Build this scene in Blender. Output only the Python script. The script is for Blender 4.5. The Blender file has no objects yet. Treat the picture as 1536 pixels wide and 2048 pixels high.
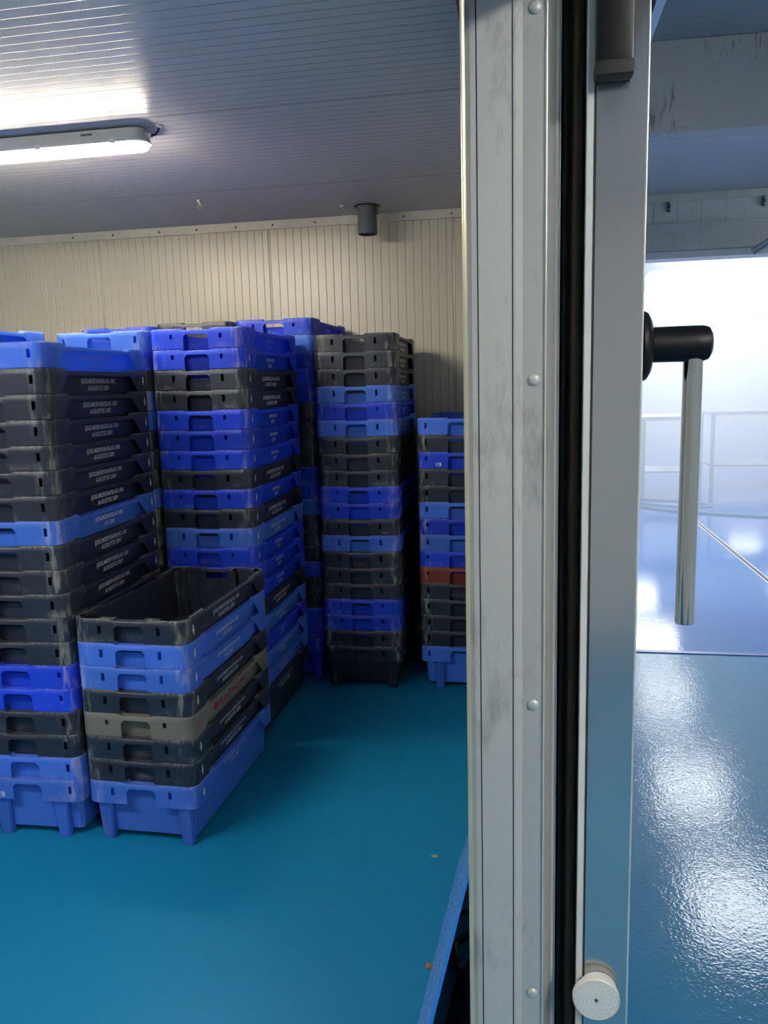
import bpy, bmesh, math, random
from mathutils import Vector, Matrix
random.seed(4)
sc = bpy.context.scene
C = bpy.data.collections.new('storage_room'); sc.collection.children.link(C)
sc.view_settings.view_transform = 'Standard'
sc.view_settings.look = 'None'
sc.view_settings.exposure = 0.0
try:
    sc.cycles.use_denoising = True
    sc.cycles.max_bounces = 5; sc.cycles.diffuse_bounces = 3; sc.cycles.glossy_bounces = 3
    sc.cycles.volume_bounces = 1; sc.cycles.transmission_bounces = 3
    sc.cycles.use_adaptive_sampling = True; sc.cycles.adaptive_threshold = 0.035
    sc.cycles.sample_clamp_indirect = 6; sc.cycles.use_light_tree = False
except Exception: pass

# ---------------------------------------------------------------- materials
def mat(name):
    m = bpy.data.materials.new(name); m.use_nodes = True
    nt = m.node_tree
    return m, nt, nt.nodes['Principled BSDF']
def N(nt, t, **k):
    n = nt.nodes.new(t)
    for a, v in k.items():
        if a.startswith('_'): n.inputs[a[1:]].default_value = v
        else: setattr(n, a, v)
    return n
def L_(nt, a, b): nt.links.new(a, b)
def math_(nt, op, a, b=None, c=None, clamp=False):
    n = nt.nodes.new('ShaderNodeMath'); n.operation = op; n.use_clamp = clamp
    for i, v in enumerate((a, b, c)):
        if v is None: continue
        if isinstance(v, (int, float)): n.inputs[i].default_value = v
        else: nt.links.new(v, n.inputs[i])
    return n.outputs[0]
def ramp(nt, f, stops):
    n = nt.nodes.new('ShaderNodeValToRGB'); cr = n.color_ramp
    cr.elements[0].position, cr.elements[0].color = stops[0][0], (*stops[0][1], 1)
    cr.elements[1].position, cr.elements[1].color = stops[-1][0], (*stops[-1][1], 1)
    for p, c in stops[1:-1]:
        e = cr.elements.new(p); e.color = (*c, 1)
    nt.links.new(f, n.inputs[0]); return n.outputs[0]
def mix(nt, f, a, b):
    n = nt.nodes.new('ShaderNodeMix'); n.data_type = 'RGBA'
    if isinstance(f, (int, float)): n.inputs[0].default_value = f
    else: nt.links.new(f, n.inputs[0])
    for i, v in ((6, a), (7, b)):
        if isinstance(v, tuple): n.inputs[i].default_value = (*v, 1)
        else: nt.links.new(v, n.inputs[i])
    return n.outputs[2]
def noise(nt, vec, scale, detail=3, rough=.6, stretch=None, four=None):
    n = nt.nodes.new('ShaderNodeTexNoise'); n.inputs['Scale'].default_value = scale
    n.inputs['Detail'].default_value = detail; n.inputs['Roughness'].default_value = rough
    if stretch:
        mp = nt.nodes.new('ShaderNodeMapping'); mp.inputs['Scale'].default_value = stretch
        nt.links.new(vec, mp.inputs[0]); vec = mp.outputs[0]
    nt.links.new(vec, n.inputs['Vector'])
    if four is not None:
        n.noise_dimensions = '4D'; nt.links.new(four, n.inputs['W'])
    return n.outputs['Fac']
def bump(nt, b, h, strength, dist=.002):
    n = nt.nodes.new('ShaderNodeBump'); n.inputs['Strength'].default_value = strength
    n.inputs['Distance'].default_value = dist
    nt.links.new(h, n.inputs['Height']); nt.links.new(n.outputs[0], b.inputs['Normal'])
def simple(name, col, rough=.5, metal=0., emis=None, estr=0.):
    m, nt, b = mat(name)
    if emis:
        e = nt.nodes.new('ShaderNodeEmission'); e.inputs[0].default_value = (*emis, 1); e.inputs[1].default_value = estr
        nt.nodes.remove(b); L_(nt, e.outputs[0], nt.nodes['Material Output'].inputs[0]); return m
    tc = nt.nodes.new('ShaderNodeTexCoord')
    f = noise(nt, tc.outputs['Object'], 14, 1)
    cc = mix(nt, f, tuple(c*.86 for c in col), tuple(min(1, c*1.1) for c in col))
    L_(nt, cc, b.inputs['Base Color'])
    b.inputs['Roughness'].default_value = rough; b.inputs['Metallic'].default_value = metal
    if False:
        b.inputs['Emission Color'].default_value = (*emis, 1); b.inputs['Emission Strength'].default_value = estr
    return m

W, LN, HT, RC = .4264, .80, .2385, .036
def crate_plastic(name, col, scuff, amount, rough=.42, translucent=0.):
    m, nt, b = mat(name)
    tc = nt.nodes.new('ShaderNodeTexCoord'); ob = tc.outputs['Object']
    oi = nt.nodes.new('ShaderNodeObjectInfo')
    rnd = math_(nt, 'MULTIPLY', oi.outputs['Random'], 60.)
    sp = nt.nodes.new('ShaderNodeSeparateXYZ'); L_(nt, ob, sp.inputs[0])
    ax = math_(nt, 'ABSOLUTE', sp.outputs[0])
    yc = math_(nt, 'ABSOLUTE', math_(nt, 'SUBTRACT', sp.outputs[1], LN/2))
    cx = math_(nt, 'MULTIPLY_ADD', ax, 1/.04, -(W/2-.07)/.04, clamp=True)     # near the long sides
    cy = math_(nt, 'MULTIPLY_ADD', yc, 1/.05, -(LN/2-.07)/.05, clamp=True)       # near the ends
    corner = math_(nt, 'MULTIPLY', cx, cy)
    dz = math_(nt, 'SUBTRACT', HT, sp.outputs[2])
    toprim = math_(nt, 'SUBTRACT', 1., math_(nt, 'MULTIPLY', dz, 1/.014), clamp=True)
    lowrim = math_(nt, 'MULTIPLY_ADD', math_(nt, 'ABSOLUTE', math_(nt, 'SUBTRACT', dz, .075)), -1/.02, 1., clamp=True)
    streak = noise(nt, ob, 1., 2, .65, (42, 42, 9), rnd)
    blot = noise(nt, ob, 9., 3, .7, None, rnd)
    fine = noise(nt, ob, 70., 2, .7, (1, 1, .5), rnd)
    a = math_(nt, 'MULTIPLY', corner, math_(nt, 'MULTIPLY_ADD', streak, 7., -3.5, clamp=True))
    c2 = math_(nt, 'MULTIPLY', lowrim, math_(nt, 'MULTIPLY', math_(nt, 'MULTIPLY_ADD', blot, 6., -3.3, clamp=True), .6))
    t2 = math_(nt, 'MULTIPLY', toprim, math_(nt, 'MULTIPLY_ADD', fine, 4., -1.5, clamp=True))
    g = math_(nt, 'MULTIPLY', math_(nt, 'MULTIPLY_ADD', blot, 5., -2.9, clamp=True), math_(nt, 'MULTIPLY_ADD', fine, 3., -1.3, clamp=True))
    s = math_(nt, 'ADD', math_(nt, 'ADD', a, math_(nt, 'MULTIPLY', c2, cy)), math_(nt, 'ADD', math_(nt, 'MULTIPLY', t2, .6), math_(nt, 'MULTIPLY', g, .22)))
    s = math_(nt, 'MULTIPLY', s, amount, clamp=True)
    v = math_(nt, 'MULTIPLY_ADD', oi.outputs['Random'], .3, .85)
    base = mix(nt, blot, tuple(c*.9 for c in col), tuple(min(1, c*1.1) for c in col))
    hs = N(nt, 'ShaderNodeHueSaturation'); L_(nt, v, hs.inputs['Value']); L_(nt, base, hs.inputs['Color'])
    colr = mix(nt, s, hs.outputs[0], scuff)
    L_(nt, colr, b.inputs['Base Color'])
    L_(nt, math_(nt, 'MULTIPLY_ADD', s, .35, rough), b.inputs['Roughness'])
    if translucent:
        tr = nt.nodes.new('ShaderNodeBsdfTranslucent'); L_(nt, hs.outputs[0], tr.inputs[0])
        ms = nt.nodes.new('ShaderNodeMixShader'); ms.inputs[0].default_value = translucent
        out = nt.nodes['Material Output']
        L_(nt, b.outputs[0], ms.inputs[1]); L_(nt, tr.outputs[0], ms.inputs[2]); L_(nt, ms.outputs[0], out.inputs[0])
    return m
PL = {
 'light': crate_plastic('light_blue_plastic', (.09, .27, .95), (.46, .51, .88), .95, .42, .40),
 'royal': crate_plastic('royal_blue_plastic', (.022, .09, .86), (.44, .44, .82), .9, .38, .40),
 'black': crate_plastic('navy_black_plastic', (.015, .020, .036), (.25, .27, .23), .7, .40),
 'grey': crate_plastic('grey_plastic', (.17, .165, .135), (.3, .3, .25), .35, .5),
 'red': crate_plastic('brick_red_plastic', (.19, .028, .018), (.35, .2, .18), .5, .5),
}
M_white = simple('white_print', (.88, .88, .86), .6)
M_pale = simple('faded_print', (.22, .30, .75), .6)
M_redp = simple('red_print', (.45, .03, .03), .6)

def floor_mat(name, dark, lite, rlo, rhi, bstr, wet):
    m, nt, b = mat(name)
    g = nt.nodes.new('ShaderNodeNewGeometry').outputs['Position']
    n1 = noise(nt, g, .7, 2, .6); n2 = noise(nt, g, 6, 3, .65); n3 = noise(nt, g, 95, 1, .6); n4 = noise(nt, g, 22, 2, .6)
    c = mix(nt, n1, dark, lite)
    spots = math_(nt, 'MULTIPLY_ADD', n2, 9., -6.2, clamp=True)
    c = mix(nt, math_(nt, 'MULTIPLY', spots, .5), c, (.12, .13, .10) if wet else (.05, .13, .16))
    L_(nt, c, b.inputs['Base Color'])
    r = math_(nt, 'MULTIPLY_ADD', n2, rhi-rlo, rlo)
    L_(nt, r, b.inputs['Roughness'])
    h = math_(nt, 'ADD', math_(nt, 'MULTIPLY', n3, 1. if wet else .5), math_(nt, 'MULTIPLY', n4, 1.4 if wet else .4))
    bump(nt, b, h, bstr, .004)
    b.inputs['Specular IOR Level'].default_value = .15 if wet else .35
    if wet:
        b.inputs['Coat Weight'].default_value = .6; b.inputs['Coat Roughness'].default_value = .085; b.inputs['Coat IOR'].default_value = 1.33
        bn = [l.from_node for l in nt.links if l.to_node == b and l.to_socket.name == 'Normal'][0]
        L_(nt, bn.outputs[0], b.inputs['Coat Normal'])
    return m
M_floor = floor_mat('teal_epoxy_floor', (.004, .165, .325), (.006, .21, .40), .32, .5, .10, False)
M_floorw = floor_mat('wet_teal_epoxy_floor', (.004, .13, .27), (.005, .18, .36), .45, .55, .13, True)
M_floorh = floor_mat('hall_blue_epoxy_floor', (.02, .12, .36), (.03, .16, .46), .03, .10, .06, True)

def ribbed(name, col, axis, pitch, rough, metal, strength, dark=.75, dent=0., tint=None):
    m, nt, b = mat(name)
    g = nt.nodes.new('ShaderNodeNewGeometry').outputs['Position']
    sp = nt.nodes.new('ShaderNodeSeparateXYZ'); L_(nt, g, sp.inputs[0])
    x = sp.outputs[axis]
    fr = math_(nt, 'FRACT', math_(nt, 'MULTIPLY', x, 1/pitch))
    d = math_(nt, 'ABSOLUTE', math_(nt, 'SUBTRACT', fr, .5))
    groove = math_(nt, 'MULTIPLY_ADD', d, -1/(.003/pitch), 1., clamp=True)
    fr2 = math_(nt, 'FRACT', math_(nt, 'MULTIPLY', x, 1/1.15))
    d2 = math_(nt, 'ABSOLUTE', math_(nt, 'SUBTRACT', fr2, .62))
    joint = math_(nt, 'MULTIPLY_ADD', d2, -1/(.006/1.15), 1., clamp=True)
    gg = math_(nt, 'MAXIMUM', groove, joint)
    n1 = noise(nt, g, 1.3, 2, .6); n2 = noise(nt, g, 7, 1, .5)
    base = mix(nt, n1, tuple(c*.93 for c in col), tuple(min(1, c*1.05) for c in col))
    c = mix(nt, math_(nt, 'MULTIPLY', gg, 1-dark), base, (.05, .05, .05))
    L_(nt, c, b.inputs['Base Color'])
    b.inputs['Roughness'].default_value = rough; b.inputs['Metallic'].default_value = metal
    if axis == 1: b.inputs['Specular IOR Level'].default_value = .32
    h = math_(nt, 'SUBTRACT', math_(nt, 'MULTIPLY', n2, dent), gg)
    bump(nt, b, h, strength, .0025)
    return m
M_wall = ribbed('cream_wall_panel', (.66, .62, .51), 0, .05, .28, 0, .6, .42, 1.5)
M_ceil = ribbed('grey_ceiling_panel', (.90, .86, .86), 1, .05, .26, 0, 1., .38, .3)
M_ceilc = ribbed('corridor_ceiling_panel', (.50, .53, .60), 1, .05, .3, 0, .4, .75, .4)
M_wallc = ribbed('pale_wall_panel', (.66, .69, .68), 0, .13, .4, 0, .4, .6, .4)
M_side = ribbed('side_wall_panel', (.74, .74, .72), 1, .10, .4, 0, .4, .7, .4)

def brushed(name, col, rough, streaks=True, stain=.4, metal=.85):
    m, nt, b = mat(name)
    tc = nt.nodes.new('ShaderNodeTexCoord').outputs['Object']
    n1 = noise(nt, tc, 7, 5, .65, (1, 1, .45)); n2 = noise(nt, tc, 1., 4, .6, (260, 260, 2.5)); n3 = noise(nt, tc, 16, 5, .7, (1, 1, .35))
    st = math_(nt, 'MULTIPLY', math_(nt, 'MULTIPLY_ADD', n3, 7., -3.9, clamp=True), stain)
    c = mix(nt, n1, tuple(k*.9 for k in col), tuple(min(1, k*1.08) for k in col))
    c = mix(nt, st, c, tuple(k*.42 for k in col))
    L_(nt, c, b.inputs['Base Color']); b.inputs['Metallic'].default_value = metal
    L_(nt, math_(nt, 'MULTIPLY_ADD', n3, .2 if stain else .03, rough-.08), b.inputs['Roughness'])
    if streaks: bump(nt, b, n2, .12, .0006)
    return m
M_jamb = brushed('dull_aluminium', (.58, .57, .53), .42, False, .6, .35)
M_edge = simple('bare_aluminium_edge', (.82, .81, .74), .3, .45)
M_leaf = brushed('brushed_stainless', (.66, .655, .63), .22, False, .0, .88)
M_chrome = brushed('polished_steel', (.92, .90, .82), .10, False, .0, 1.)
M_black = simple('black_plastic', (.004, .004, .005), .42)
M_black.node_tree.nodes['Principled BSDF'].inputs['Specular IOR Level'].default_value = .25
M_rubber = simple('black_rubber', (.010, .009, .008), .6)
M_brown = simple('brown_black_rubber_tube', (.030, .022, .014), .45)
M_whitep = simple('white_plastic', (.66, .66, .62), .4)
M_pipe = simple('grey_pvc', (.10, .115, .13), .38)
M_steel = simple('dark_steel', (.08, .08, .08), .5, .3)
M_cord = simple('white_cord', (.7, .68, .62), .5)

# ---------------------------------------------------------------- mesh helpers
def bx(bm, a, b, bev=0.):
    vs = [bm.verts.new((x, y, z)) for x in (a[0], b[0]) for y in (a[1], b[1]) for z in (a[2], b[2])]
    fs = [(0,1,3,2),(4,6,7,5),(0,4,5,1),(2,3,7,6),(0,2,6,4),(1,5,7,3)]
    ff = [bm.faces.new([vs[i] for i in f]) for f in fs]
    if bev:
        es = list({e for f in ff for e in f.edges})
        bmesh.ops.bevel(bm, geom=es, offset=bev, segments=2, affect='EDGES', profile=.6)
    return bm
def tube(bm, pts, r, seg=12, caps=True, closed=False):
    pts = [Vector(p) for p in pts]; rings = []
    n = len(pts); up = Vector((0, 0, 1))
    for i, p in enumerate(pts):
        if closed: t = (pts[(i+1) % n]-pts[i-1]).normalized()
        else: t = (pts[min(i+1, n-1)]-pts[max(i-1, 0)]).normalized()
        a = t.cross(up)
        if a.length < .05: a = t.cross(Vector((0, 1, 0)))
        a.normalize(); b = t.cross(a)
        rr = r[i] if isinstance(r, (list, tuple)) else r
        rings.append([bm.verts.new(p+(a*math.cos(k*2*math.pi/seg)+b*math.sin(k*2*math.pi/seg))*rr) for k in range(seg)])
    for i in range(n if closed else n-1):
        A, B = rings[i], rings[(i+1) % n]
        for k in range(seg): bm.faces.new((A[k], A[(k+1) % seg], B[(k+1) % seg], B[k]))
    if caps and not closed:
        bm.faces.new(rings[0][::-1]); bm.faces.new(rings[-1])
    return bm
def lathe(bm, prof, origin, axis='z', seg=32, cap=True):
    o = Vector(origin); rings = []
    for r, h in prof:
        ring = []
        for k in range(seg):
            c, s = math.cos(k*2*math.pi/seg)*r, math.sin(k*2*math.pi/seg)*r
            v = {'z': (c, s, h), 'x': (h, c, s), 'y': (c, h, s)}[axis]
            ring.append(bm.verts.new(o+Vector(v)))
        rings.append(ring)
    for A, B in zip(rings, rings[1:]):
        for k in range(seg): bm.faces.new((A[k], A[(k+1) % seg], B[(k+1) % seg], B[k]))
    if cap: bm.faces.new(rings[0][::-1]); bm.faces.new(rings[-1])
    return bm
def prism(bm, prof, z0, z1):
    A = [bm.verts.new((x, y, z0)) for x, y in prof]; B = [bm.verts.new((x, y, z1)) for x, y in prof]
    n = len(prof)
    for i in range(n): bm.faces.new((A[i], A[(i+1) % n], B[(i+1) % n], B[i]))
    bm.faces.new(A[::-1]); bm.faces.new(B)
    return bm
def to_mesh(name, bm, m, smooth=False):
    bmesh.ops.recalc_face_normals(bm, faces=bm.faces)
    me = bpy.data.meshes.new(name); bm.to_mesh(me); bm.free()
    if m: me.materials.append(m)
    if smooth:
        for p in me.polygons: p.use_smooth = True
        try: me.set_sharp_from_angle(angle=math.radians(38))
        except Exception: pass
    return me
def link(name, me, parent=None, loc=(0, 0, 0), rz=0.):
    o = bpy.data.objects.new(name, me); C.objects.link(o); o.location = loc; o.rotation_euler = (0, 0, rz)
    if parent: o.parent = parent
    return o
def obj(name, bm, m, parent=None, smooth=False): return link(name, to_mesh(name, bm, m, smooth), parent)
def tag(o, label, cat, group=None, kind=None):
    o['label'] = label; o['category'] = cat
    if group: o['group'] = group
    if kind: o['kind'] = kind
    return o
def thing(name, label, cat, loc=(0, 0, 0), rz=0, group=None):
    return tag(link(name, None, None, loc, rz), label, cat, group)
def struct(name, bm, m, label=None, parent=None):
    o = obj(name, bm, m, parent)
    if not parent:
        o['kind'] = 'structure'
        if label: o['label'] = label
    return o
BM = bmesh.new

# ---------------------------------------------------------------- the fish crate
def thicken(bm, th):
    # give an open sheet a wall thickness: offset copy inward plus closed borders
    bm.normal_update()
    off = {v: v.co-v.normal*th for v in bm.verts}
    faces = list(bm.faces); border = [e for e in bm.edges if len(e.link_faces) == 1]
    twin = {v: bm.verts.new(c) for v, c in off.items()}
    for f in faces: bm.faces.new([twin[v] for v in reversed(f.verts)])
    for e in border:
        l = e.link_loops[0]; a, b = l.vert, l.link_loop_next.vert
        bm.faces.new((b, a, twin[a], twin[b]))
TP = .07                      # wall taper
def collar_bm(long_slots):
    bm = BM(); ztop = HT; zc = HT-.0845; zs1 = HT-.024; zs0 = zs1-(.029 if long_slots else .019)
    cols = []                 # (p0,p1,zb0,zb1,zt0,zt1,slot)
    gaps = {0: (.155-.0355, W/2-RC), LN: (.115-.0355, .1615)}
    def end(y, s, sgn):
        ga, gb = gaps[y]
        xs = [-gb, -ga, ga, gb, -(W/2-RC), -(s+.0065), -(s-.0065), -.074, -.064, -.056, -.044, .044, .056, .064, .074, s-.0065, s+.0065, W/2-RC]
        xs = sorted(set(xs))
        if sgn < 0: xs = xs[::-1]
        def zt(x): return HT if abs(x) > .07 else HT-.007
        for a, b in zip(xs, xs[1:]):
            mid = abs(a+b)/2; slot = abs(mid-s) < .006
            if mid < .044: zb0 = zb1 = HT-.024
            elif mid < .056:
                zb0 = HT-.024 if abs(a) < .05 else HT-.036; zb1 = HT-.024 if abs(b) < .05 else HT-.036
            else: zb0 = zb1 = zc
            cols.append(((a, y), (b, y), zb0, zb1, zt(a), zt(b), slot, 'gap' if ga < mid < gb else ''))
    def arc(cx, cy, a0):
        pts = [(cx+RC*math.cos(a0+k*math.pi/12), cy+RC*math.sin(a0+k*math.pi/12)) for k in range(7)]
        for a, b in zip(pts, pts[1:]): cols.append((a, b, zc, zc, HT, HT, False, 'arc'))
    def side(x, sgn):
        b1, t1, b2, t2 = .11, .17, LN-.10, LN-.155
        ys = [RC, b1, b1+.001, t1-.015, t1, t2, t2+.015, b2-.001, b2, LN-RC]
        band = HT-.026
        def zb(y, inside):
            if not inside: return zc
            if y <= t1: return zc+(band-zc)*max(0, min(1, (y-b1)/(t1-b1)))
            if y >= t2: return zc+(band-zc)*max(0, min(1, (b2-y)/(b2-t2)))
            return band
        def zt(y): return HT-.011 if t1-.001 <= y <= t2+.001 else HT
        seq = ys if sgn > 0 else ys[::-1]
        for a, b in zip(seq, seq[1:]):
            m_ = (a+b)/2; ins = b1 < m_ < b2
            cols.append(((x, a), (x, b), zb(a, ins), zb(b, ins), zt(a), zt(b), False, ''))
    end(0, .1107, 1); arc(W/2-RC, RC, -math.pi/2); side(W/2, 1); arc(W/2-RC, LN-RC, 0)
    end(LN, .168, -1); arc(-(W/2-RC), LN-RC, math.pi/2); side(-W/2, -1); arc(-(W/2-RC), RC, math.pi)
    def ins(p, ix, iy): return (p[0]*(W/2-ix)/(W/2), LN/2+(p[1]-LN/2)*(LN/2-iy)/(LN/2))
    def q(*v):
        u_ = []
        for k in v:
            if not u_ or (Vector(k)-Vector(u_[-1])).length > 1e-5: u_.append(k)
        if len(u_) > 2 and (Vector(u_[0])-Vector(u_[-1])).length < 1e-5: u_.pop()
        if len(u_) > 2: bm.faces.new([bm.verts.new(k) for k in u_])
    for p0, p1, zb0, zb1, zt0, zt1, slot, kd in cols:
        def wall(za0, za1, zb0_, zb1_): q((*p0, za0), (*p1, za1), (*p1, zb1_), (*p0, zb0_))
        c = .004
        if zb0 < zs0-.001 and zb1 < zs0-.001:
            wall(zb0, zb1, zs0, zs0)
            if not slot: wall(zs0, zs0, zs1, zs1)
            wall(zs1, zs1, zt0-c, zt1-c)
        else: wall(zb0, zb1, zt0-c, zt1-c)
        a0, a1 = ins(p0, .003, .003), ins(p1, .003, .003)
        f0, f1 = ins(p0, .0158, .0300), ins(p1, .0158, .0300)
        g0, g1 = ins(p0, .0170, .0312), ins(p1, .0170, .0312)
        if kd == 'gap':
            f0, f1 = ins(p0, .0, .0052), ins(p1, .0, .0052); g0, g1 = ins(p0, .0, .0056), ins(p1, .0, .0056)
        if kd == 'arc':
            sx, ey = (1 if p0[0] > 0 else -1), (p0[1] < LN/2)
            f0 = f1 = (sx*(W/2-.0158), .030 if ey else LN-.030); g0 = g1 = (sx*(W/2-.0170), .0312 if ey else LN-.0312)
        q((*p0, zt0-c), (*p1, zt1-c), (*a1, zt1), (*a0, zt0))
        q((*a0, zt0), (*a1, zt1), (*f1, zt1), (*f0, zt0))
        q((*f0, zt0), (*f1, zt1), (*g1, HT-.015), (*g0, HT-.015))
    bmesh.ops.remove_doubles(bm, verts=bm.verts, dist=.0002)
    bmesh.ops.recalc_face_normals(bm, faces=bm.faces)
    thicken(bm, .0022)
    # grip lugs beside each hand hole
    for y0, y1 in ((.004, .0325), (LN-.0325, LN-.004)):
        for s in (-1, 1):
            x0, x1 = sorted((s*.055, s*.069)); bx(bm, (x0, y0, HT-.012), (x1, y1, HT+.0004), .003)
    return bm
def iy(d): return .0305+TP*d
def ixx(d): return W/2-.0165-TP*d
def wl(d): return .033-.045*d
def oy(d): return .0075+TP*d
LEGS = ((0, .155), (1, .115))
def tub_bm():
    bm = BM(); d0, d1 = .008, HT-.028
    def Q(fn0, fn1, da, db):
        bm.faces.new([bm.verts.new(v) for v in ((*fn0(da), HT-da), (*fn1(da), HT-da), (*fn1(db), HT-db), (*fn0(db), HT-db))])
    def yy(e, d): return iy(d) if e == 0 else LN-iy(d)
    ch = .012
    for s in (-1, 1):
        Q(lambda d: (s*ixx(d), iy(d)+ch), lambda d: (s*ixx(d), LN-iy(d)-ch), d0, d1)
        for e, xl in LEGS:
            sg = 1 if e == 0 else -1
            c_ = ch if e else .004
            Q(lambda d: (s*ixx(d), yy(e, d)+sg*ch), lambda d: (s*(ixx(d)-c_), yy(e, d)), d0, d1)
            Q(lambda d: (s*(ixx(d)-c_), yy(e, d)), lambda d: (s*(xl+wl(d)), yy(e, d)), d0, d1)
            Q(lambda d: (s*(xl-wl(d)), yy(e, d)), lambda d: (s*.05, yy(e, d)), d0, d1)
    for e, xl in LEGS: Q(lambda d: (-.05, yy(e, d)), lambda d: (.05, yy(e, d)), .040, d1)
    d = d1; ch2 = ch
    pts = []
    for sx, sy in ((-1, 0), (1, 0), (1, 1), (-1, 1)):
        X, Y = sx*ixx(d), (iy(d) if sy == 0 else LN-iy(d))
        s2 = 1 if sy == 0 else -1
        c_ = .004 if sy == 0 else ch
        a, b = (X, Y+s2*ch), (X-sx*c_, Y)
        pts += [a, b] if (sx, sy) in ((-1, 0), (1, 1)) else [b, a]
    bm.faces.new([bm.verts.new((x, y, .028)) for x, y in pts])
    bmesh.ops.remove_doubles(bm, verts=bm.verts, dist=.0002)
    bmesh.ops.recalc_face_normals(bm, faces=bm.faces)
    thicken(bm, .0022)
    return bm
def leg_bm(s, e, xl):
    bm = BM(); d0, d1 = .014, HT
    sg = (lambda y: y) if e == 0 else (lambda y: LN-y)
    def P(k, d):      # U channel stations
        w = wl(d)
        return ((s*(xl-w), sg(iy(d))), (s*(xl-w), sg(oy(d)+.006)), (s*(xl-w+.006), sg(oy(d))), (s*(xl+w-.006), sg(oy(d))), (s*(xl+w), sg(oy(d)+.006)), (s*(xl+w), sg(iy(d))))[k]
    ds = [d0, d1-.005, d1]
    def pt(k, d):
        x, y = P(k, min(d, d1-.004))
        if d == d1:
            cx, cy = s*xl, sg((oy(d)+iy(d))/2); x = cx+(x-cx)*.86; y = cy+(y-cy)*.8
        return (x, y, HT-d)
    for k in range(5):
        for a, b in zip(ds, ds[1:]):
            bm.faces.new([bm.verts.new(v) for v in (pt(k, a), pt(k+1, a), pt(k+1, b), pt(k, b))])
    dz = HT-.028
    for a, b in ((dz, d1-.005), (d1-.005, d1)):
        bm.faces.new([bm.verts.new(v) for v in (pt(0, a), pt(5, a), pt(5, b), pt(0, b))])
    bm.faces.new([bm.verts.new(pt(k, d1)) for k in range(6)])
    bmesh.ops.remove_doubles(bm, verts=bm.verts, dist=.0002)
    bmesh.ops.recalc_face_normals(bm, faces=bm.faces)
    thicken(bm, .002)
    return bm
def text_bm(lines, place):
    """lines: (string, cap height, width scale, centre u, baseline v, shear)."""
    out = BM()
    for s, size, xs, u0, v0, sh in lines:
        cu = bpy.data.curves.new('lettering', 'FONT'); cu.body = s; cu.size = size/.7
        cu.align_x = 'CENTER'; cu.space_character = 1.12; cu.shear = sh; cu.resolution_u = 2; cu.offset = size*.03
        o = bpy.data.objects.new('tmp', cu); sc.collection.objects.link(o)
        me = bpy.data.meshes.new_from_object(o)
        b2 = BM(); b2.from_mesh(me); bpy.data.objects.remove(o); bpy.data.curves.remove(cu)
        mp = {}
        for v in b2.verts: mp[v.index] = out.verts.new(place(u0+v.co.x*xs, v0+v.co.y))
        for f in b2.faces:
            try: out.faces.new([mp[v.index] for v in f.verts])
            except ValueError: pass
        b2.free(); bpy.data.meshes.remove(me)
    return out
def side_place(sg):
    # u along the side as read from outside, v = height above the crate's foot
    def f(u, v):
        d = HT-v
        return (sg*(ixx(d)+.0028), LN/2+.0+sg*u, v)
    return f
def side_text(lines):
    return [text_bm(lines, side_place(sg)) for sg in (1, -1)]
T1, T2 = HT-.052, HT-.078
TXT = {
 'augustus': side_text([('IJSSELMEERVISAFSLAG URK', .0165, .84, 0, T1, 0), ('AUGUSTUS 2009', .0165, .84, 0, T2, 0)]),
 'juli': side_text([('IJSSELMEERAFSLAG URK', .0160, .84, 0, T1, 0), ('JULI 2001', .0160, .84, 0, T2, 0)]),
 'rijt': side_text([('VISGROOTHANDEL BV', .0145, .50, 0, T1, 0), ('RIJT KOT', .0145, .56, 0, T2, 0)]),
}
def to(me_key, bm, m): return to_mesh(me_key, bm, m)
TXTM = {k: [to_mesh('lettering_'+k, b_, M_white) for b_ in v] for k, v in TXT.items()}
def recol(me, m):
    c = me.copy(); c.materials.clear(); c.materials.append(m); return c
for k_ in ('juli', 'rijt'): TXTM[k_+'_pale'] = [recol(q_, M_pale) for q_ in TXTM[k_]]
def script_bm(sg):
    # red handwritten looking mark on the grey crate
    bm = BM(); pf = side_place(sg); pts = []
    for k in range(120):
        t = k/119; u = -.15+.30*t
        v = HT-.056+.010*math.sin(t*46)*(1-.45*t)+.004*math.sin(t*17)
        pts.append(pf(u+.006*math.cos(t*46), v))
    tube(bm, pts, .0021, 5)
    tube(bm, [pf(-.165, HT-.062), pf(-.155, HT-.040), pf(-.142, HT-.062), pf(-.150, HT-.070), pf(-.165, HT-.062)], .0035, 5)
    return bm
TXTM['script'] = [to_mesh('lettering_script', script_bm(sg), M_redp) for sg in (1, -1)]
def end_letters():
    # on the end at y=LN, left of the hand hole as read from outside
    return text_bm([('V/B', .0185, .72, 0, 0, 0)], lambda u, v: (.104-u, LN+.0018, HT-.074+v))
M_VB = to_mesh('lettering_end', end_letters(), M_white)
def arrow_me(m, s, diamond=False):
    bm = BM()
    if True:
        x = s*(W/2+.0016); y0 = .058; z0 = HT-.045
        A = [(-.0045, .018), (.0045, .018), (.0045, .002), (.0105, .004), (0, -.019), (-.0105, .004), (-.0045, .002)] if not diamond else \
            [(0, .014), (.005, .006), (.012, .004), (.006, -.002), (.008, -.010), (0, -.014), (-.008, -.010), (-.006, -.002), (-.012, .004), (-.005, .006)]
        bm.faces.new([bm.verts.new((x, y0+a, z0+b)) for a, b in A])
    return to_mesh('arrow_mark', bm, m)
ARW = {'w': [arrow_me(M_white, q) for q in (1, -1)], 'p': [arrow_me(M_pale, q) for q in (1, -1)], 'r': [arrow_me(M_redp, q, True) for q in (1, -1)]}

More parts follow.
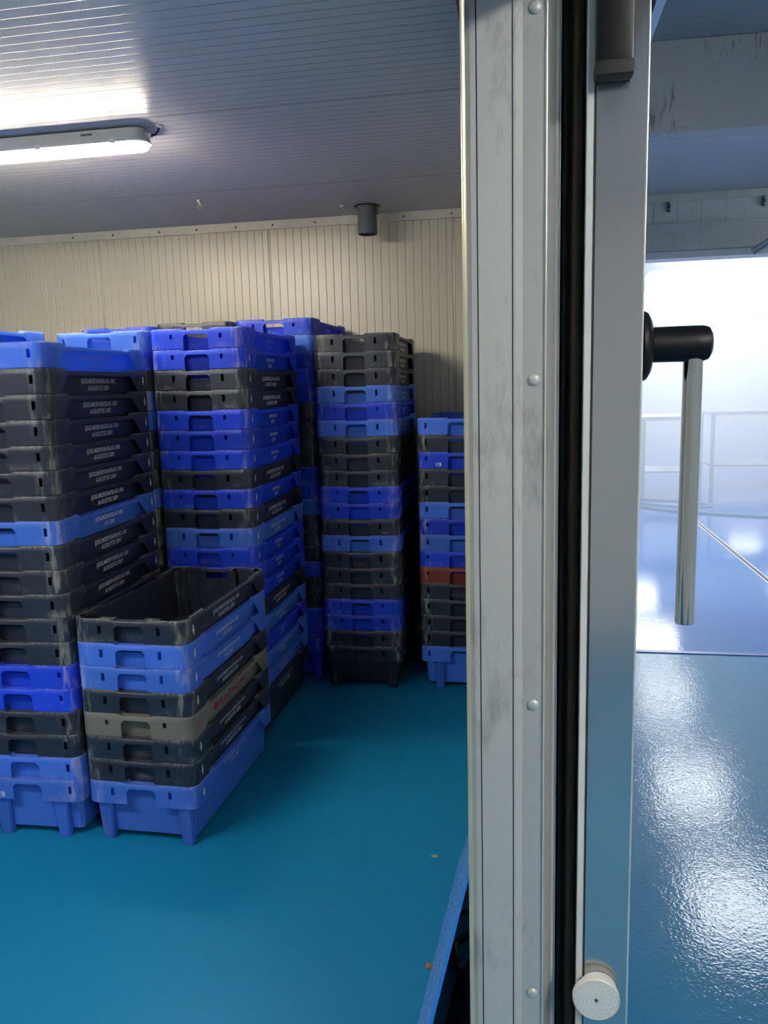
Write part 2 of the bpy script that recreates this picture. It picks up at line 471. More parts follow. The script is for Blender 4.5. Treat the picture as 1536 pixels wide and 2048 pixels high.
base_meshes = {}
def meshes(col):
    if col not in base_meshes:
        if not base_meshes:
            base_meshes['_'] = {'collar_long': to_mesh('collar', collar_bm(True), None, True), 'collar_short': to_mesh('collar', collar_bm(False), None, True),
                                'tub': to_mesh('tub', tub_bm(), None, True),
                                'legs': [to_mesh('leg', leg_bm(s, e, xl), None, True) for e, xl in LEGS for s in (-1, 1)]}
        b = base_meshes['_']
        def cp(me):
            c = me.copy(); c.materials.clear(); c.materials.append(PL[col]); return c
        base_meshes[col] = {'collar': cp(b['collar_short' if col in ('royal', 'red', 'grey') else 'collar_long']), 'tub': cp(b['tub']), 'legs': [cp(l) for l in b['legs']]}
    return base_meshes[col]
def make_crate(col, text, arrow, vb):
    m = meshes(col)
    root = link('fish_crate', None)
    link('tub', m['tub'], root); link('collar', m['collar'], root)
    for l in m['legs']: link('leg', l, root)
    if text:
        for q in TXTM[text]:
            t = link('lettering', q, root)
            t['label'] = {'script': 'red script lettering', 'juli_pale': 'faded lettering', 'rijt_pale': 'faded lettering'}.get(text, 'white printed lettering')
    if arrow:
        for q in ARW[arrow]:
            t = link('arrow_mark', q, root); t['label'] = 'red emblem' if arrow == 'r' else ('faded arrow' if arrow == 'p' else 'white printed arrow')
    if vb:
        t = link('end_lettering', M_VB, root); t['label'] = 'white V/B letters'
    return root
protos = {}
def place_crate(key, loc, rz, label, group):
    if key not in protos:
        r = protos[key] = make_crate(*key)
    else:
        src = protos[key]; r = src.copy(); C.objects.link(r)
        for ch in list(src.children):
            c = ch.copy(); C.objects.link(c); c.parent = r
    r.location = loc; r.rotation_euler = (0, 0, rz)
    tag(r, label, 'crate', group)
    return r
ORD = ['topmost', 'second', 'third', 'fourth', 'fifth', 'sixth', 'seventh', 'eighth', 'ninth', 'tenth', 'eleventh', 'twelfth', 'thirteenth',
       'fourteenth', 'fifteenth', 'sixteenth', 'seventeenth', 'eighteenth', 'nineteenth', 'twentieth', 'twenty-first']
CN = {'l': 'light', 'r': 'royal', 'b': 'black', 'g': 'grey', 'd': 'red'}
CW = {'light': 'light blue', 'royal': 'royal blue', 'black': 'navy black', 'grey': 'grey', 'red': 'brick red'}
def stack(cols, x, y, rz, flip, desc, group, pitch=.0861, pale=(), vb=(), hidden_from=None):
    n = len(cols)
    for i, c in enumerate(cols):              # from the top down
        k = n-1-i; col = CN[c]
        text = {'light': 'juli', 'royal': 'rijt', 'black': 'augustus', 'grey': 'script', 'red': None}[col]
        ar = {'grey': 'r', 'red': None}.get(col, 'w')
        if i in pale and text in ('juli', 'rijt'): text += '_pale'; ar = 'p'
        jx, jy, jr = (random.uniform(-.0004, .0004), random.uniform(-.0004, .0004), random.uniform(-.0008, .0008)) if 0 < k else (0, 0, 0)
        X, Y, r = x+jx, y+jy, rz+jr
        if flip:                               # turned end for end
            X -= LN*math.sin(r); Y += LN*math.cos(r); r += math.pi
        where = ('topmost crate' if i == 0 else 'bottom crate' if k == 0 else ORD[i]+' crate from the top')
        if hidden_from is not None and i >= hidden_from:
            lab = 'crate hidden inside '+desc
        else: lab = f'{CW[col]}, {where} of {desc}'
        place_crate((col, text, ar, i in vb), (X, Y, k*pitch), r, lab, group)
CUT = lambda s: s
stack('lbbbbbblbbbbbrrbbll', -1.789, 2.432, .027, True, 'the tall front stack at the left edge', 'fish crates in the front left stack', pale=(0,), vb=(18,))
stack('bllbgbbl', -1.35, 2.446, -.024, False, 'the short open stack at the front', 'fish crates in the short front stack')
stack('rrbbrrrbrblrrrblrllb', -1.384, 3.262, -.003, False, 'the tall stack behind the short one', 'fish crates in the tall middle stack', pale=(0,))
stack('bbblrlbbbrrblbbbrrbb', -.860, 4.009, .014, False, 'the separate tall stack before the wall', 'fish crates in the tall right stack')
stack('lbrbblrlrdbbbbl', -.338, 4.04, -.007, True, 'the lower stack beside the door frame', 'fish crates beside the door frame', vb=(2,))
stack('lrbllbbblbbbbbrbbbbb', -1.828, 3.262, .0, True, 'the tall stack squeezed behind the left one', 'fish crates in the stack behind the front left one', pale=(0,))
stack('rlrrrbbbbrrlbbbrbbrrr', -1.31, 4.115, .0, False, 'the back stack showing as a narrow strip', 'fish crates in the back row, strip stack', pitch=.0867)
stack('brbbrbbbrbbrbbbrbbbrb', -1.765, 4.13, .0, False, 'the back row stack behind the middle', 'fish crates in the back row, middle stack', pitch=.0867, hidden_from=1)
stack('rbbrbbrbbbrbbrbbbrbbr', -2.21, 4.13, .0, True, 'the back row stack at far left', 'fish crates in the back row, left stack', pitch=.0862, hidden_from=1)
stack('lbbrbbrbbbrbbrbbbrbb', -2.236, 2.400, .012, True, 'the stack left of the front left one', 'fish crates in the stack cut by the left edge', pale=(0,), hidden_from=1)

# ---------------------------------------------------------------- cold room shell
YW, ZC, XL = 4.97, 2.64, -4.4
struct('floor', bx(BM(), (XL, -3, -.1), (-.02, YW, 0)), M_floor, 'teal painted floor of the crate store')
struct('ceiling', bx(BM(), (XL, -3, ZC), (-.0, YW, ZC+.1)), M_ceil, 'grey ribbed panel ceiling of the crate store')
struct('wall_back', bx(BM(), (XL, YW, 0), (.0, YW+.12, ZC)), M_wall, 'cream ribbed panel wall behind the crates')
struct('wall_left', bx(BM(), (XL-.1, -3, 0), (XL, YW, ZC)), M_side)
struct('wall_front', bx(BM(), (XL, -3.1, 0), (3.1, -3, ZC)), M_side)
# partition between store and corridor, beyond the frame
struct('wall_partition', bx(BM(), (-.055, 1.10, 0), (.040, YW, ZC)), M_side, 'insulated partition wall behind the door frame')
b = BM(); bx(b, (-.055, -3, 2.30), (.040, 1.04, ZC)); struct('wall_lintel', b, M_side)
struct('wall_near', bx(BM(), (-.055, -3, 0), (.040, -.75, 2.30)), M_side)
# trim along wall top with screws
t = BM(); prism_pts = None
bx(t, (XL, YW-.012, ZC-.052), (-.056, YW, ZC), .002)
tr = struct('trim_1', t, simple('cream_trim', (.66, .63, .56), .4), 'cream trim strip along the wall top')
t = BM()
for x in (-2.9, -2.62, -2.3, -1.79, -1.55, -1.28, -.95, -.73, -.44, -2.05): lathe(t, [(.006, -.0165), (.006, -.012)], (x, YW, ZC-.028), 'y', 8)
s_ = obj('screw', t, M_steel, tr)
t = BM(); bx(t, (-.128, .3, 2.30), (-.082, 2.8, ZC)); struct('trim_2', t, M_steel, 'dark profile under the ceiling above the frame')

# ---------------------------------------------------------------- LED batten, hooks, pipe
lamp = thing('ceiling_batten_light', 'long white sealed batten light glowing under the store ceiling', 'light', (-2.21, 3.12, 2.56))
HL = .745
def stadium(hw, hl, z, n=8):
    pts = []
    for s, c0 in ((1, hl-hw), (-1, -(hl-hw))):
        for k in range(n+1):
            a = -math.pi/2+math.pi*k/n
            pts.append((c0+s*hw*math.cos(a), s*hw*math.sin(a), z))
    return pts
def loft(bm, rings):
    R = [[bm.verts.new(p) for p in r] for r in rings]; n = len(R[0])
    for A, B in zip(R, R[1:]):
        for k in range(n): bm.faces.new((A[k], A[(k+1) % n], B[(k+1) % n], B[k]))
    bm.faces.new(R[0][::-1]); bm.faces.new(R[-1]); return bm
obj('housing', loft(BM(), [stadium(.048, HL-.004, .018), stadium(.056, HL+.004, .019), stadium(.056, HL+.004, .026), stadium(.050, HL-.002, .034), stadium(.042, HL-.012, .070), stadium(.038, HL-.016, .074)]), M_whitep, lamp, True)
M_diff = simple('glowing_diffuser', (.9, .88, .8), .4, 0, (1., .88, .66), 105.)
obj('diffuser', loft(BM(), [stadium(.030, HL-.022, -.004), stadium(.042, HL-.010, .002), stadium(.047, HL-.005, .010), stadium(.047, HL-.005, .0195)]), M_diff, lamp, True)
for x in (.52, -.52):
    b = BM(); bx(b, (x-.022, -.030, .070), (x+.022, .030, .0795)); bx(b, (x-.035, -.055, .052), (x+.01, -.048, .058)); obj('mounting_clip', b, M_steel, lamp)
for x in (.62, .30, 0, -.3, -.6):
    obj('latch', bx(BM(), (x-.012, -.060, .014), (x+.012, -.050, .032), .001), M_whitep, lamp)
b = BM(); lathe(b, [(.013, .0), (.013, .014), (.010, .016), (.010, .026), (.006, .028)], (HL-.014, 0, .048), 'x', 14); obj('cable_gland', b, M_whitep, lamp, True)
b = BM(); tube(b, [(HL+.012, 0, .048), (HL+.028, 0, .050), (HL+.040, -.004, .058), (HL+.048, -.008, .070), (HL+.050, -.010, .081)], .0042, 8); obj('cable', b, M_black, lamp, True)
b = BM(); lathe(b, [(.016, 0), (.014, -.008), (.008, -.010)], (HL+.052, -.012, .0795), 'z', 14); obj('cable_rosette', b, M_whitep, lamp, True)
def hook(x, y, label):
    h = thing('ceiling_hook', label, 'hook', (x, y, ZC), 0, 'hooks in the store ceiling')
    b = BM(); lathe(b, [(.012, -.012), (.012, 0)], (0, 0, 0), 'z', 12); obj('base', b, M_cord, h)
    b = BM(); tube(b, [(0, 0, -.012), (0, 0, -.022)]+[(.011*math.sin(a), .002*math.sin(a), -.036+.014*math.cos(a)) for a in [k*math.pi/7 for k in range(13)]], .0026, 8)
    obj('loop', b, M_cord, h, True)
hook(-1.765, 4.33, 'small white cord loop on the ceiling above the middle stack')
hook(-1.045, 4.68, 'small white cord loop on the ceiling just left of the grey pipe')
pipe = thing('ceiling_drain_pipe', 'grey ribbed pipe stub hanging through the ceiling near the wall', 'pipe', (-.912, 4.745, ZC))
prof = []
for k in range(14):
    z = -.158+.158*k/14; prof += [(.0555, z), (.0575, z+.004), (.0575, z+.007), (.0555, z+.0112)]
b = BM(); lathe(b, [(.048, -.02), (.048, -.156), (.053, -.159)]+prof+[(.0555, 0)], (0, 0, 0), 'z', 36, False); obj('sleeve', b, M_pipe, pipe, True)
b = BM(); lathe(b, [(.058, -.003), (.074, -.003), (.078, 0)], (0, 0, 0), 'z', 36, False); obj('flange', b, M_rubber, pipe, True)
b = BM(); bx(b, (.058, -.01, -.05), (.067, .0, 0), .001); obj('foam_strip', b, simple('brown_foam', (.20, .10, .04), .8), pipe)

# ---------------------------------------------------------------- door frame (jamb)
fr = BM()
prof = [(-.079, 1.100), (-.0795, 1.062), (-.0765, 1.053), (-.069, 1.050), (-.0622, 1.050), (-.0617, 1.053), (-.0610, 1.053), (-.0605, 1.050),
        (-.0185, 1.050), (-.0180, 1.053), (-.0173, 1.053), (-.0168, 1.050), (-.0140, 1.050), (-.0052, 1.057), (.0222, 1.055), (.0243, 1.053), (.0252, 1.056), (.0262, 1.075),
        (.0405, 1.110), (.0425, 1.108), (.0432, 1.112), (.0432, 1.125), (.0, 1.135), (-.05, 1.135), (-.056, 1.100)]
prism(fr, prof, 0, 2.64)
frame = tag(struct('trim_3', fr, M_jamb, 'dull aluminium door frame post with two dark grooves and round rivets'), 'dull aluminium door frame post with two dark grooves and round rivets', 'door frame', None, 'structure')
obj('bright_edge', bx(BM(), (.0226, 1.0515, 0), (.0246, 1.0545, 2.64), .0006), M_edge, frame)
obj('bright_edge', bx(BM(), (.0405, 1.107, 0), (.0430, 1.112, 2.64), .0006), M_edge, frame)
b = BM(); prism(b, [(-.0812, 1.095), (-.0812, 1.056), (-.0788, 1.0508), (-.0745, 1.0485), (-.0755, 1.052), (-.0795, 1.060), (-.0795, 1.095)], 0, 2.64); obj('corner_bead', b, simple('gold_lit_aluminium', (.74, .66, .46), .3, .4), frame, True)  # gold light along the left edge is put into the bead's colour
for z in (2.057, 1.616, 1.176, .7325, .29):
    b = BM(); lathe(b, [(.0078, -.0004), (.0078, -.0016), (.0066, -.0030), (.004, -.0040), (.0012, -.0043)], (.0095, 1.0560, z), 'y', 24)
    obj('rivet', b, M_jamb, frame, True)
for x in (-.0614, -.0176): obj('groove', bx(BM(), (x-.0005, 1.0508, 0), (x+.0005, 1.0535, 2.64)), M_rubber, frame)
# black rubber between frame and door
g = BM(); bx(g, (.0435, 1.135, 0), (.0735, 1.16, 2.6)); seal = struct('trim_4', g, M_rubber, 'black rubber seal between frame and sliding door')
b = BM(); tube(b, [(.0635, 1.118, 0), (.0635, 1.118, 2.6)], .0078, 20); obj('seal_tube', b, M_brown, seal, True)
obj('seal_lip', bx(BM(), (.0450, 1.122, 0), (.0520, 1.134, 2.6), .002), M_rubber, seal)

# ---------------------------------------------------------------- sliding door leaf with handle
door = link('door_1', None, None, (.108, 1.05, 0))
tag(door, 'brushed stainless sliding door seen edge on with black lever handle', 'door', None, 'structure')
def dobj(n, bm, m, parent=None, smooth=False):
    for v in bm.verts: v.co -= Vector((.108, 1.05, 0))
    return obj(n, bm, m, parent or door, smooth)
b = BM(); bx(b, (.0765, 1.056, .01), (.1385, 2.35, 2.22)); dobj('leaf', b, M_side)
b = BM(); bx(b, (.0820, 1.050, .01), (.1415, 1.0555, 2.22), .0012); dobj('edge_plate', b, M_leaf)
b = BM(); bx(b, (.1400, 1.0493, .01), (.1425, 1.075, 2.22), .0009); dobj('edge_fold', b, M_edge)
b = BM(); bx(b, (.0712, 1.052, .01), (.0802, 1.075, 2.22), .0012); dobj('side_strip', b, M_whitep)
b = BM(); bx(b, (.0803, 1.0508, .01), (.0812, 1.056, 2.22)); dobj('shadow_gap', b, M_brown)
b = BM(); bx(b, (.1430, 1.080, .01), (.1450, 2.35, 2.22)); dobj('face_sheet', b, M_leaf)
b = BM(); bx(b, (.0790, 1.024, 1.977), (.1210, 1.0497, 2.22), .006); bp = dobj('bumper', b, M_black, None, True)
b = BM(); bx(b, (.0775, 1.020, 1.962), (.1225, 1.0497, 1.979), .005); o = dobj('end_cap', b, M_rubber, bp, True)
# lever
b = BM(); lathe(b, [(.0455, 0), (.0455, .003), (.043, .008), (.035, .0125), (.024, .0145), (.001, .0150)], (.1450, 1.10, 1.655), 'x', 40); ros = dobj('handle', b, M_black, None, True)
b = BM(); lathe(b, [(.0225, 0), (.0228, .060), (.0226, .071), (.0205, .0775), (.0150, .0808), (.001, .0818)], (.1520, 1.10, 1.6565), 'x', 64); o = dobj('grip_boss', b, M_black, ros, True)
b = BM(); lathe(b, [(.0112, 1.284), (.0124, 1.2852), (.0124, 1.645)], (.2115, 1.10, 0), 'z', 64); o = dobj('pull_rod', b, M_chrome, ros, True)
# round reflector
b = BM(); lathe(b, [(.026, -.0008), (.026, -.013)], (.101, 1.05, .757), 'y', 32); rf = dobj('reflector', b, M_whitep, None, True)
b = BM(); lathe(b, [(.0325, -.013), (.0325, -.019), (.0310, -.0205), (.0305, -.0195), (.0305, -.0190)], (.0975, 1.05, .7535), 'y', 48); dobj('rim', b, simple('cream_rim', (.72, .68, .58), .4), rf, True)
def refl_mat():
    m, nt, b_ = mat('prismatic_reflector')
    tc = nt.nodes.new('ShaderNodeTexCoord').outputs['Object']
    v = nt.nodes.new('ShaderNodeTexVoronoi'); v.inputs['Scale'].default_value = 900; L_(nt, tc, v.inputs['Vector'])
    c = ramp(nt, v.outputs['Distance'], [(0, (.95, .95, .90)), (.5, (.78, .79, .74)), (1, (.45, .46, .44))])
    L_(nt, c, b_.inputs['Base Color']); b_.inputs['Roughness'].default_value = .18; b_.inputs['Metallic'].default_value = .05
    bump(nt, b_, v.outputs['Distance'], .6, .001); return m
b = BM(); lathe(b, [(.0304, -.0192), (.0303, -.0202), (.003, -.0204)], (.0975, 1.05, .7535), 'y', 48); dobj('lens', b, refl_mat(), rf, True)
b = BM(); lathe(b, [(.0026, -.0204), (.0026, -.0216)], (.0975, 1.05, .7535), 'y', 12); dobj('screw', b, M_steel, rf, True)
# sliding rail above
t = BM(); bx(t, (.183, .25, 2.15), (.197, 3.2, 2.30), .001); rail = struct('trim_5', t, simple('pale_blue_aluminium', (.55, .62, .78), .3, .3), 'pale blue aluminium sliding door rail overhead')
b = BM(); bx(b, (.1465, .25, 2.16), (.1825, 3.2, 2.30)); obj('track_cover', b, M_rubber, rail)

# ---------------------------------------------------------------- corridor
XR = 3.1
struct('floor_corridor', bx(BM(), (-.02, -3, -.1), (XR, 4.77, 0)), M_floorw, 'wet teal floor of the corridor')
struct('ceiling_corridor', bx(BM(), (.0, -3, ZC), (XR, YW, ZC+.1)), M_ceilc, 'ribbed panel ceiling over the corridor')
struct('wall_right', bx(BM(), (XR, -3, 0), (XR+.1, YW, ZC)), M_side)
# downstand beam with scuffs
def scuffed():
    m, nt, b_ = mat('scuffed_grey_panel')
    g = nt.nodes.new('ShaderNodeNewGeometry').outputs['Position']
    a = noise(nt, g, 1., 5, .75, (70, 70, 9)); c = noise(nt, g, 3.2, 2, .5); d = noise(nt, g, 1., 4, .7, (9, 9, 90))
    s1 = math_(nt, 'MULTIPLY', math_(nt, 'MULTIPLY_ADD', a, 9., -5.0, clamp=True), math_(nt, 'MULTIPLY_ADD', c, 7., -3.8, clamp=True))
    s2 = math_(nt, 'MULTIPLY', math_(nt, 'MULTIPLY_ADD', d, 10., -6.6, clamp=True), .8)
    s = math_(nt, 'MAXIMUM', s1, s2)
    base = mix(nt, c, (.46, .47, .50), (.54, .55, .57))
    L_(nt, mix(nt, s, base, (.03, .03, .03)), b_.inputs['Base Color']); b_.inputs['Roughness'].default_value = .5
    return m
t = BM(); bx(t, (-1.5, -.05, 2.372), (1.5, .05, ZC), .004)
o = struct('trim_6', t, scuffed(), 'grey scuffed downstand panel across the corridor ceiling'); o.location = (1.58, 2.86, 0); o.rotation_euler = (0, 0, math.radians(2.2))
o.scale = (.96, 1, 1)
# far wall of the corridor above the opening
struct('wall_far', bx(BM(), (.042, YW, 2.47), (XR, YW+.12, ZC)), M_wallc, 'pale ribbed wall panel above the hall opening')
t = BM(); bx(t, (.042, YW-.012, ZC-.042), (XR, YW, ZC), .002); struct('trim_7', t, simple('pale_trim', (.62, .64, .60), .4))
t = BM(); bx(t, (.042, YW-.05, 2.325), (XR, YW+.15, 2.475), .004); o = struct('trim_8', t, brushed('grey_lintel', (.50, .50, .49), .45, False, .4, .3), 'grey metal lintel above the hall opening')
t = BM(); bx(t, (.042, YW-.03, 2.285), (XR, YW+.12, 2.325), .002); struct('trim_9', t, simple('white_rail', (.62, .64, .70), .4))
t = BM(); bx(t, (-.02, 4.745, .0), (XR, 4.785, .006), .002); struct('trim_10', t, simple('pale_threshold', (.12, .16, .42), .3), 'pale threshold strip between corridor and hall')
for i, x in enumerate((.7944, 1.3015)):
    h = thing('wall_bracket', ['small grey steel bracket on far wall, near the door', 'small grey steel bracket on far wall, near the right edge'][i], 'bracket', (x, YW, 2.545), 0, 'brackets above the hall opening')
    b = BM(); bx(b, (-.010, -.004, 0), (.010, 0, .06), .001); bx(b, (-.010, -.026, .006), (-.005, -.004, .054)); obj('plate', b, M_steel, h)
    for z in (.014, .046):
        b = BM(); lathe(b, [(.004, -.006), (.004, -.004)], (.004, 0, z), 'y', 8); obj('bolt', b, M_edge, h)
b = BM(); tube(b, [(1.2376, 4.90, 2.300), (1.47, 4.60, 2.46)], .012, 8); tube(b, [(1.25, 4.915, 2.285), (1.50, 4.62, 2.44)], .008, 8)
tag(obj('strut_rail', b, simple('grey_rod', (.30, .31, .34), .4, .5), None, True), 'grey metal rail end hanging below the lintel at right', 'rail')
for x, z, r in ((.9386, 2.55, .02), (.9386, 2.525, .016), (1.215, 2.52, .018), (.70, 2.585, .014)):
    b = BM(); lathe(b, [(r, -.001), (r*.8, -.002), (r*.2, -.0022)], (0, 0, 0), 'y', 16); o = obj('sealant_spot', b, M_whitep, None, True); o.location = (x, YW, z); o.scale = (1, 1, 1.25)
    tag(o, 'round white sealant dab on the far wall panel above the opening', 'sealant', 'sealant dabs on the far wall')

# ---------------------------------------------------------------- foggy hall beyond
HX0, HX1, HY1, HZ = -2.0, 8.2, 25.0, 3.0
struct('floor_hall', bx(BM(), (-.02, 4.77, -.1), (HX1, HY1, 0)), M_floorh, 'glossy blue floor of the misty hall')
struct('ceiling_hall', bx(BM(), (HX0, YW+.12, HZ), (HX1, HY1, HZ+.1)), simple('hall_ceiling', (.62, .66, .74), .4))
struct('wall_hall_back', bx(BM(), (HX0, HY1, 0), (HX1, HY1+.1, HZ)), simple('hall_wall', (.75, .77, .78), .5))
struct('wall_hall_right', bx(BM(), (HX1, YW+.1, 0), (HX1+.1, HY1, HZ)), simple('hall_wall_right', (.72, .74, .76), .5))
struct('wall_hall_left', bx(BM(), (-.12, YW+.121, 0), (-.02, HY1, HZ)), simple('hall_wall_left', (.72, .74, .76), .5))
struct('wall_hall_header', bx(BM(), (.042, YW+.13, ZC), (HX1, YW+.2, HZ)), M_side)
M_panel = simple('hall_light_panel', (.9, .9, .9), .4, 0, (.92, .97, 1.), 34.)
LPOS = [(1.80, 6.75), (1.82, 8.8), (1.95, 11.4), (2.2, 14.1), (2.3, 17.0), (2.4, 20.2), (5.7, 8.9), (5.7, 14.1), (5.7, 18.2), (5.7, 22.0)]
for i, (x, y) in enumerate(LPOS):
    near = ['nearest', 'second', 'third', 'fourth', 'fifth', 'sixth'][i] if i < 6 else ['nearest', 'second', 'third', 'fourth'][i-6]
    lab = f'bright flat ceiling panel, {near} in the {"left" if i < 6 else "right"} row of the misty hall'
    h = thing('ceiling_panel_light', lab, 'light', (x, y, HZ), 0, 'panel lights in the misty hall')
    obj('housing', bx(BM(), (-.40, -.55, -.05), (.40, .55, 0), .004), M_whitep, h)
    obj('diffuser', bx(BM(), (-.375, -.525, -.058), (.375, .525, -.0505), .002), M_panel, h)
# floor drain, hoses, tables in the mist
dr = thing('floor_drain', 'narrow steel edged drain channel running away across the hall floor', 'drain', (1.885, 7.3, 0))
for s in (-1, 1): obj('edge_strip', bx(BM(), (s*.021-.006, -2.2, .0), (s*.021+.006, 2.2, .005)), M_edge, dr)
obj('slot', bx(BM(), (-.0145, -2.2, .0), (.0145, 2.2, .0025)), M_brown, dr)
M_hose = simple('green_hose', (.05, .20, .20), .5)
def hosepts(a): 
    out = []
    for k in range(len(a)-1):
        p0, p1, p2, p3 = [Vector(a[max(0, min(len(a)-1, k+j))]) for j in (-1, 0, 1, 2)]
        for q_ in range(8):
            t = q_/8; out.append(.5*((2*p1)+(p2-p0)*t+(2*p0-5*p1+4*p2-p3)*t*t+(3*p1-p0-3*p2+p3)*t**3))
    out.append(Vector(a[-1])); return out
b = BM(); tube(b, hosepts([(1.30, 10.6, .014), (1.62, 10.15, .014), (2.1, 9.85, .014), (2.75, 9.60, .014), (3.6, 9.3, .014)]), .013, 8)
tag(obj('hose', b, M_hose, None, True), 'long green hose lying straight across the misty hall floor', 'hose')
b = BM(); tube(b, hosepts([(1.42, 10.75, .014), (1.62, 10.55, .014), (1.95, 10.35, .014), (2.3, 10.45, .014), (2.1, 10.8, .014), (1.75, 10.95, .014), (1.45, 11.05, .014)]), .012, 8)
tag(obj('hose', b, simple('grey_hose', (.12, .2, .24), .5), None, True), 'grey green hose lying coiled beside the door in the hall', 'hose')
M_tab = simple('table_steel', (.30, .33, .38), .35, .5)
def table(x0, x1, y, dep, h, label):
    t = thing('work_table', label, 'table', ((x0+x1)/2, y, 0), 0, 'steel work tables in the mist')
    w = (x1-x0)/2
    obj('tabletop', bx(BM(), (-w, -dep/2, h-.05), (w, dep/2, h), .004), M_tab, t)
    obj('lower_shelf', bx(BM(), (-w+.05, -dep/2+.03, .34), (w-.05, dep/2-.03, .36)), M_tab, t)
    for sx in (-1, 1):
        for sy in (-1, 1):
            b = BM(); bx(b, (sx*(w-.06)-.025, sy*(dep/2-.06)-.025, 0), (sx*(w-.06)+.025, sy*(dep/2-.06)+.025, h-.05)); obj('leg', b, M_tab, t)
table(1.50, 2.28, 11.6, .8, 1.10, 'hazy steel work table nearest the door edge in the mist')
table(2.55, 4.6, 12.4, .9, 1.12, 'hazy long steel work table at the right in the mist')
# haze
m = bpy.data.materials.new('cold_mist'); m.use_nodes = True; nt = m.node_tree; nt.nodes.clear()
out = nt.nodes.new('ShaderNodeOutputMaterial'); vs = nt.nodes.new('ShaderNodeVolumeScatter')
vs.inputs['Color'].default_value = (.93, .96, 1., 1); vs.inputs['Density'].default_value = .115; vs.inputs['Anisotropy'].default_value = .25
L_(nt, vs.outputs[0], out.inputs['Volume'])
o = obj('mist', bx(BM(), (-.01, YW+.22, .012), (HX1-.01, HY1-.01, HZ-.07)), m)
tag(o, 'thick white mist filling the hall beyond the opening', 'mist', None, 'stuff')

# ---------------------------------------------------------------- board and bag beside the frame
brd = BM()
def bpt(y, t):     # t = 0 foot on the floor, 1 upper edge
    xb = -.272+(y-1.784)*.0631; xt = -.177+(y-1.29)*.0787
    return Vector((xb+(xt-xb)*t, y, .002+.448*t))
nn = Vector((.969, -.03, -.248))*.0085
P_ = [bpt(1.16, 0), bpt(2.50, 0), bpt(2.50, 1), bpt(1.16, 1)]
va = [brd.verts.new(p) for p in P_]; vb = [brd.verts.new(p+nn+Vector((0, 0, .0022))) for p in P_]
brd.faces.new(va); brd.faces.new(vb[::-1])
for i in range(4): brd.faces.new((va[i], va[(i+1) % 4], vb[(i+1) % 4], vb[i]))
def board_mat():
    m, nt, b_ = mat('wet_blue_board')
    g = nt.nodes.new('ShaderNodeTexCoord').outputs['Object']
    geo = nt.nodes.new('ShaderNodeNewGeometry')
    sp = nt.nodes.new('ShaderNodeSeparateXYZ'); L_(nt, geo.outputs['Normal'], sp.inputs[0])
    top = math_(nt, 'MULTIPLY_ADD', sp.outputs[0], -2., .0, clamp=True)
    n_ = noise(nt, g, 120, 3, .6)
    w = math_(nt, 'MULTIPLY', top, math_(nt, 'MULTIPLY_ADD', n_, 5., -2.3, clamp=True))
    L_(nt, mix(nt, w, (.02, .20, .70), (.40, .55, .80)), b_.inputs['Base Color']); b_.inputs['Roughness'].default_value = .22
    bump(nt, b_, n_, .5, .002); return m
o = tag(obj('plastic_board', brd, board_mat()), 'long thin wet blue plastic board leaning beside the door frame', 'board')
bag = thing('tool_bag', 'dark navy bag with loose black straps behind the blue board', 'bag', (-.135, 1.72, 0))
def blob(bm, c, r, seed, n=3):
    res = bmesh.ops.create_icosphere(bm, subdivisions=n, radius=1.)
    rr = random.Random(seed); ph = [rr.uniform(0, 6) for _ in range(6)]
    for v in res['verts']:
        d = v.co.copy(); k = 1+.08*math.sin(5*d.x+ph[0])+.07*math.sin(6*d.y+ph[1])+.06*math.sin(7*d.z+ph[2])+.03*math.sin(13*d.x+9*d.z+ph[3])
        v.co = Vector((c[0]+d.x*r[0]*k, c[1]+d.y*r[1]*k, max(.001, c[2]+d.z*r[2]*k)))
b = BM(); blob(b, (0, -.04, .06), (.062, .27, .072), 3, 4); obj('body', b, simple('navy_fabric', (.006, .010, .026), .4), bag, True)
b = BM(); blob(b, (.012, .12, .045), (.050, .16, .055), 8, 3); obj('side_pocket', b, simple('black_fabric', (.008, .010, .016), .5), bag, True)
b = BM(); tube(b, hosepts([(-.045, .20, .06), (-.075, .38, .03), (-.068, .46, .025), (-.040, .485, .025), (.0, .47, .02), (.03, .40, .015)]), .007, 8); obj('strap', b, M_black, bag, True)
b = BM(); tube(b, hosepts([(-.05, .24, .05), (-.062, .33, .03), (-.035, .37, .03), (.0, .41, .025), (.04, .45, .02)]), .010, 8); obj('strap', b, M_black, bag, True)
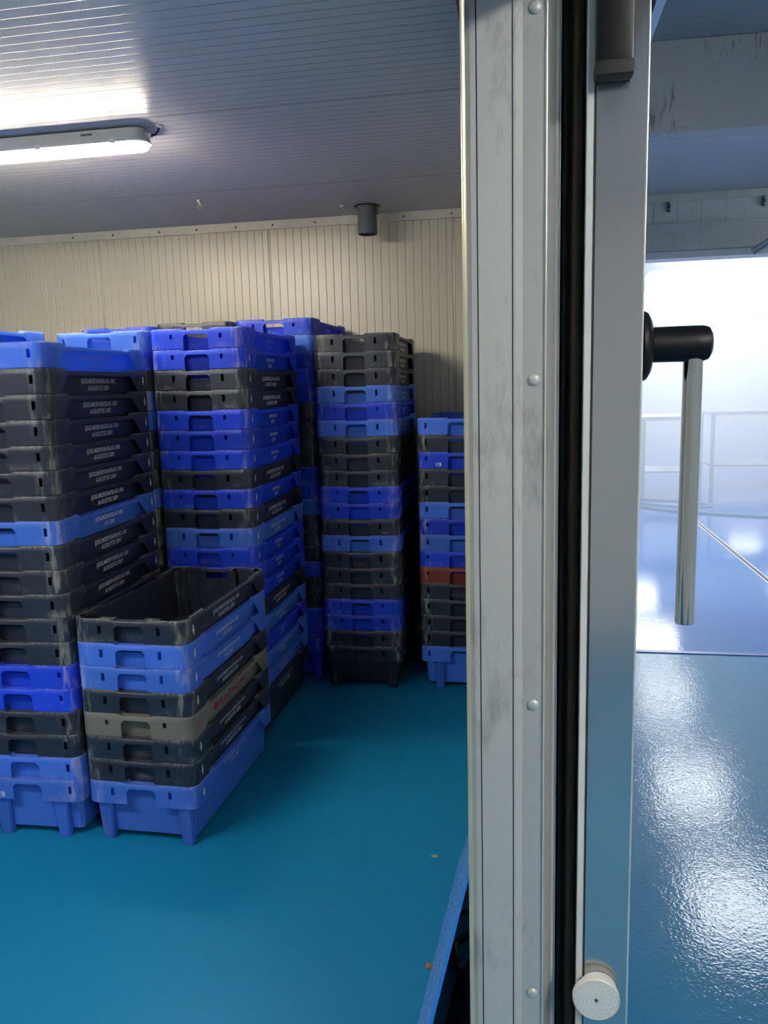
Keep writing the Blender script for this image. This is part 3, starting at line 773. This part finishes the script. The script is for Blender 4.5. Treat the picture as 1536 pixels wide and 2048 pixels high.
# small litter on floor
b = BM(); blob(b, (0, 0, .002), (.008, .012, .005), 5, 3); o = tag(obj('leaf_scrap', b, simple('rust_scrap', (.38, .13, .03), .6), None, True), 'small rusty brown scrap on the floor left of the blue board', 'scrap'); o.location = (-.268, 1.99, .0)
b = BM(); lathe(b, [(.013, 0), (.010, .001), (.003, .0014)], (0, 0, 0), 'z', 20); o = tag(obj('stain', b, simple('pale_stain', (.20, .24, .18), .6), None, True), 'small pale spot on the teal floor left of the frame', 'stain'); o.location = (-.312, 2.52, 0); o.scale = (1, .8, 1)

# ---------------------------------------------------------------- unseen battens added to light the store and corridor
def batten(x, y, rz, warm, strength, label, length=1.5, z=2.60):
    l = thing('ceiling_batten_light', label, 'light', (x, y, z), rz, 'unseen battens added for light')
    obj('housing', bx(BM(), (-length/2, -.05, 0), (length/2, .05, .04), .005), M_whitep, l)
    obj('diffuser', bx(BM(), (-length/2+.01, -.045, -.03), (length/2-.01, .045, 0), .008), simple('glow_'+label[:6], (.9, .9, .9), .4, 0, warm, strength), l)
batten(-2.3, .75, 0, (1., .97, .93), 115., 'white batten light in the store behind the viewer')
batten(1.25, -.75, math.pi/2, (1., .975, .93), 160., 'white batten light over the corridor behind the viewer')

batten(2.3, 3.95, math.pi/2, (.88, .94, 1.), 26., 'white batten light over the corridor to the right', 1.2)  # out of view, added to brighten the lintel and far ceiling
# ---------------------------------------------------------------- world
w = bpy.data.worlds.new('W'); sc.world = w; w.use_nodes = True
w.node_tree.nodes['Background'].inputs[0].default_value = (.5, .6, .8, 1); w.node_tree.nodes['Background'].inputs[1].default_value = .15

# ---------------------------------------------------------------- camera
cam = bpy.data.cameras.new('camera'); co = bpy.data.objects.new('camera', cam); C.objects.link(co)
r = Vector((0.984384615572231, 0.17400036364347557, -0.02666087164083508))
u = Vector((-0.0014530496984751992, 0.15948222461729375, 0.9871997308942567))
f = Vector((-0.1760250472838584, 0.9717454880178541, -0.15724467954642565))
M = Matrix((r, u, -f)).transposed().to_4x4(); M.translation = Vector((0, 0, 1.6143))
co.matrix_world = M
cam.sensor_fit = 'VERTICAL'; cam.sensor_height = 24.; cam.lens = 1593.1/2048*24.; cam.clip_start = .02
sc.camera = co
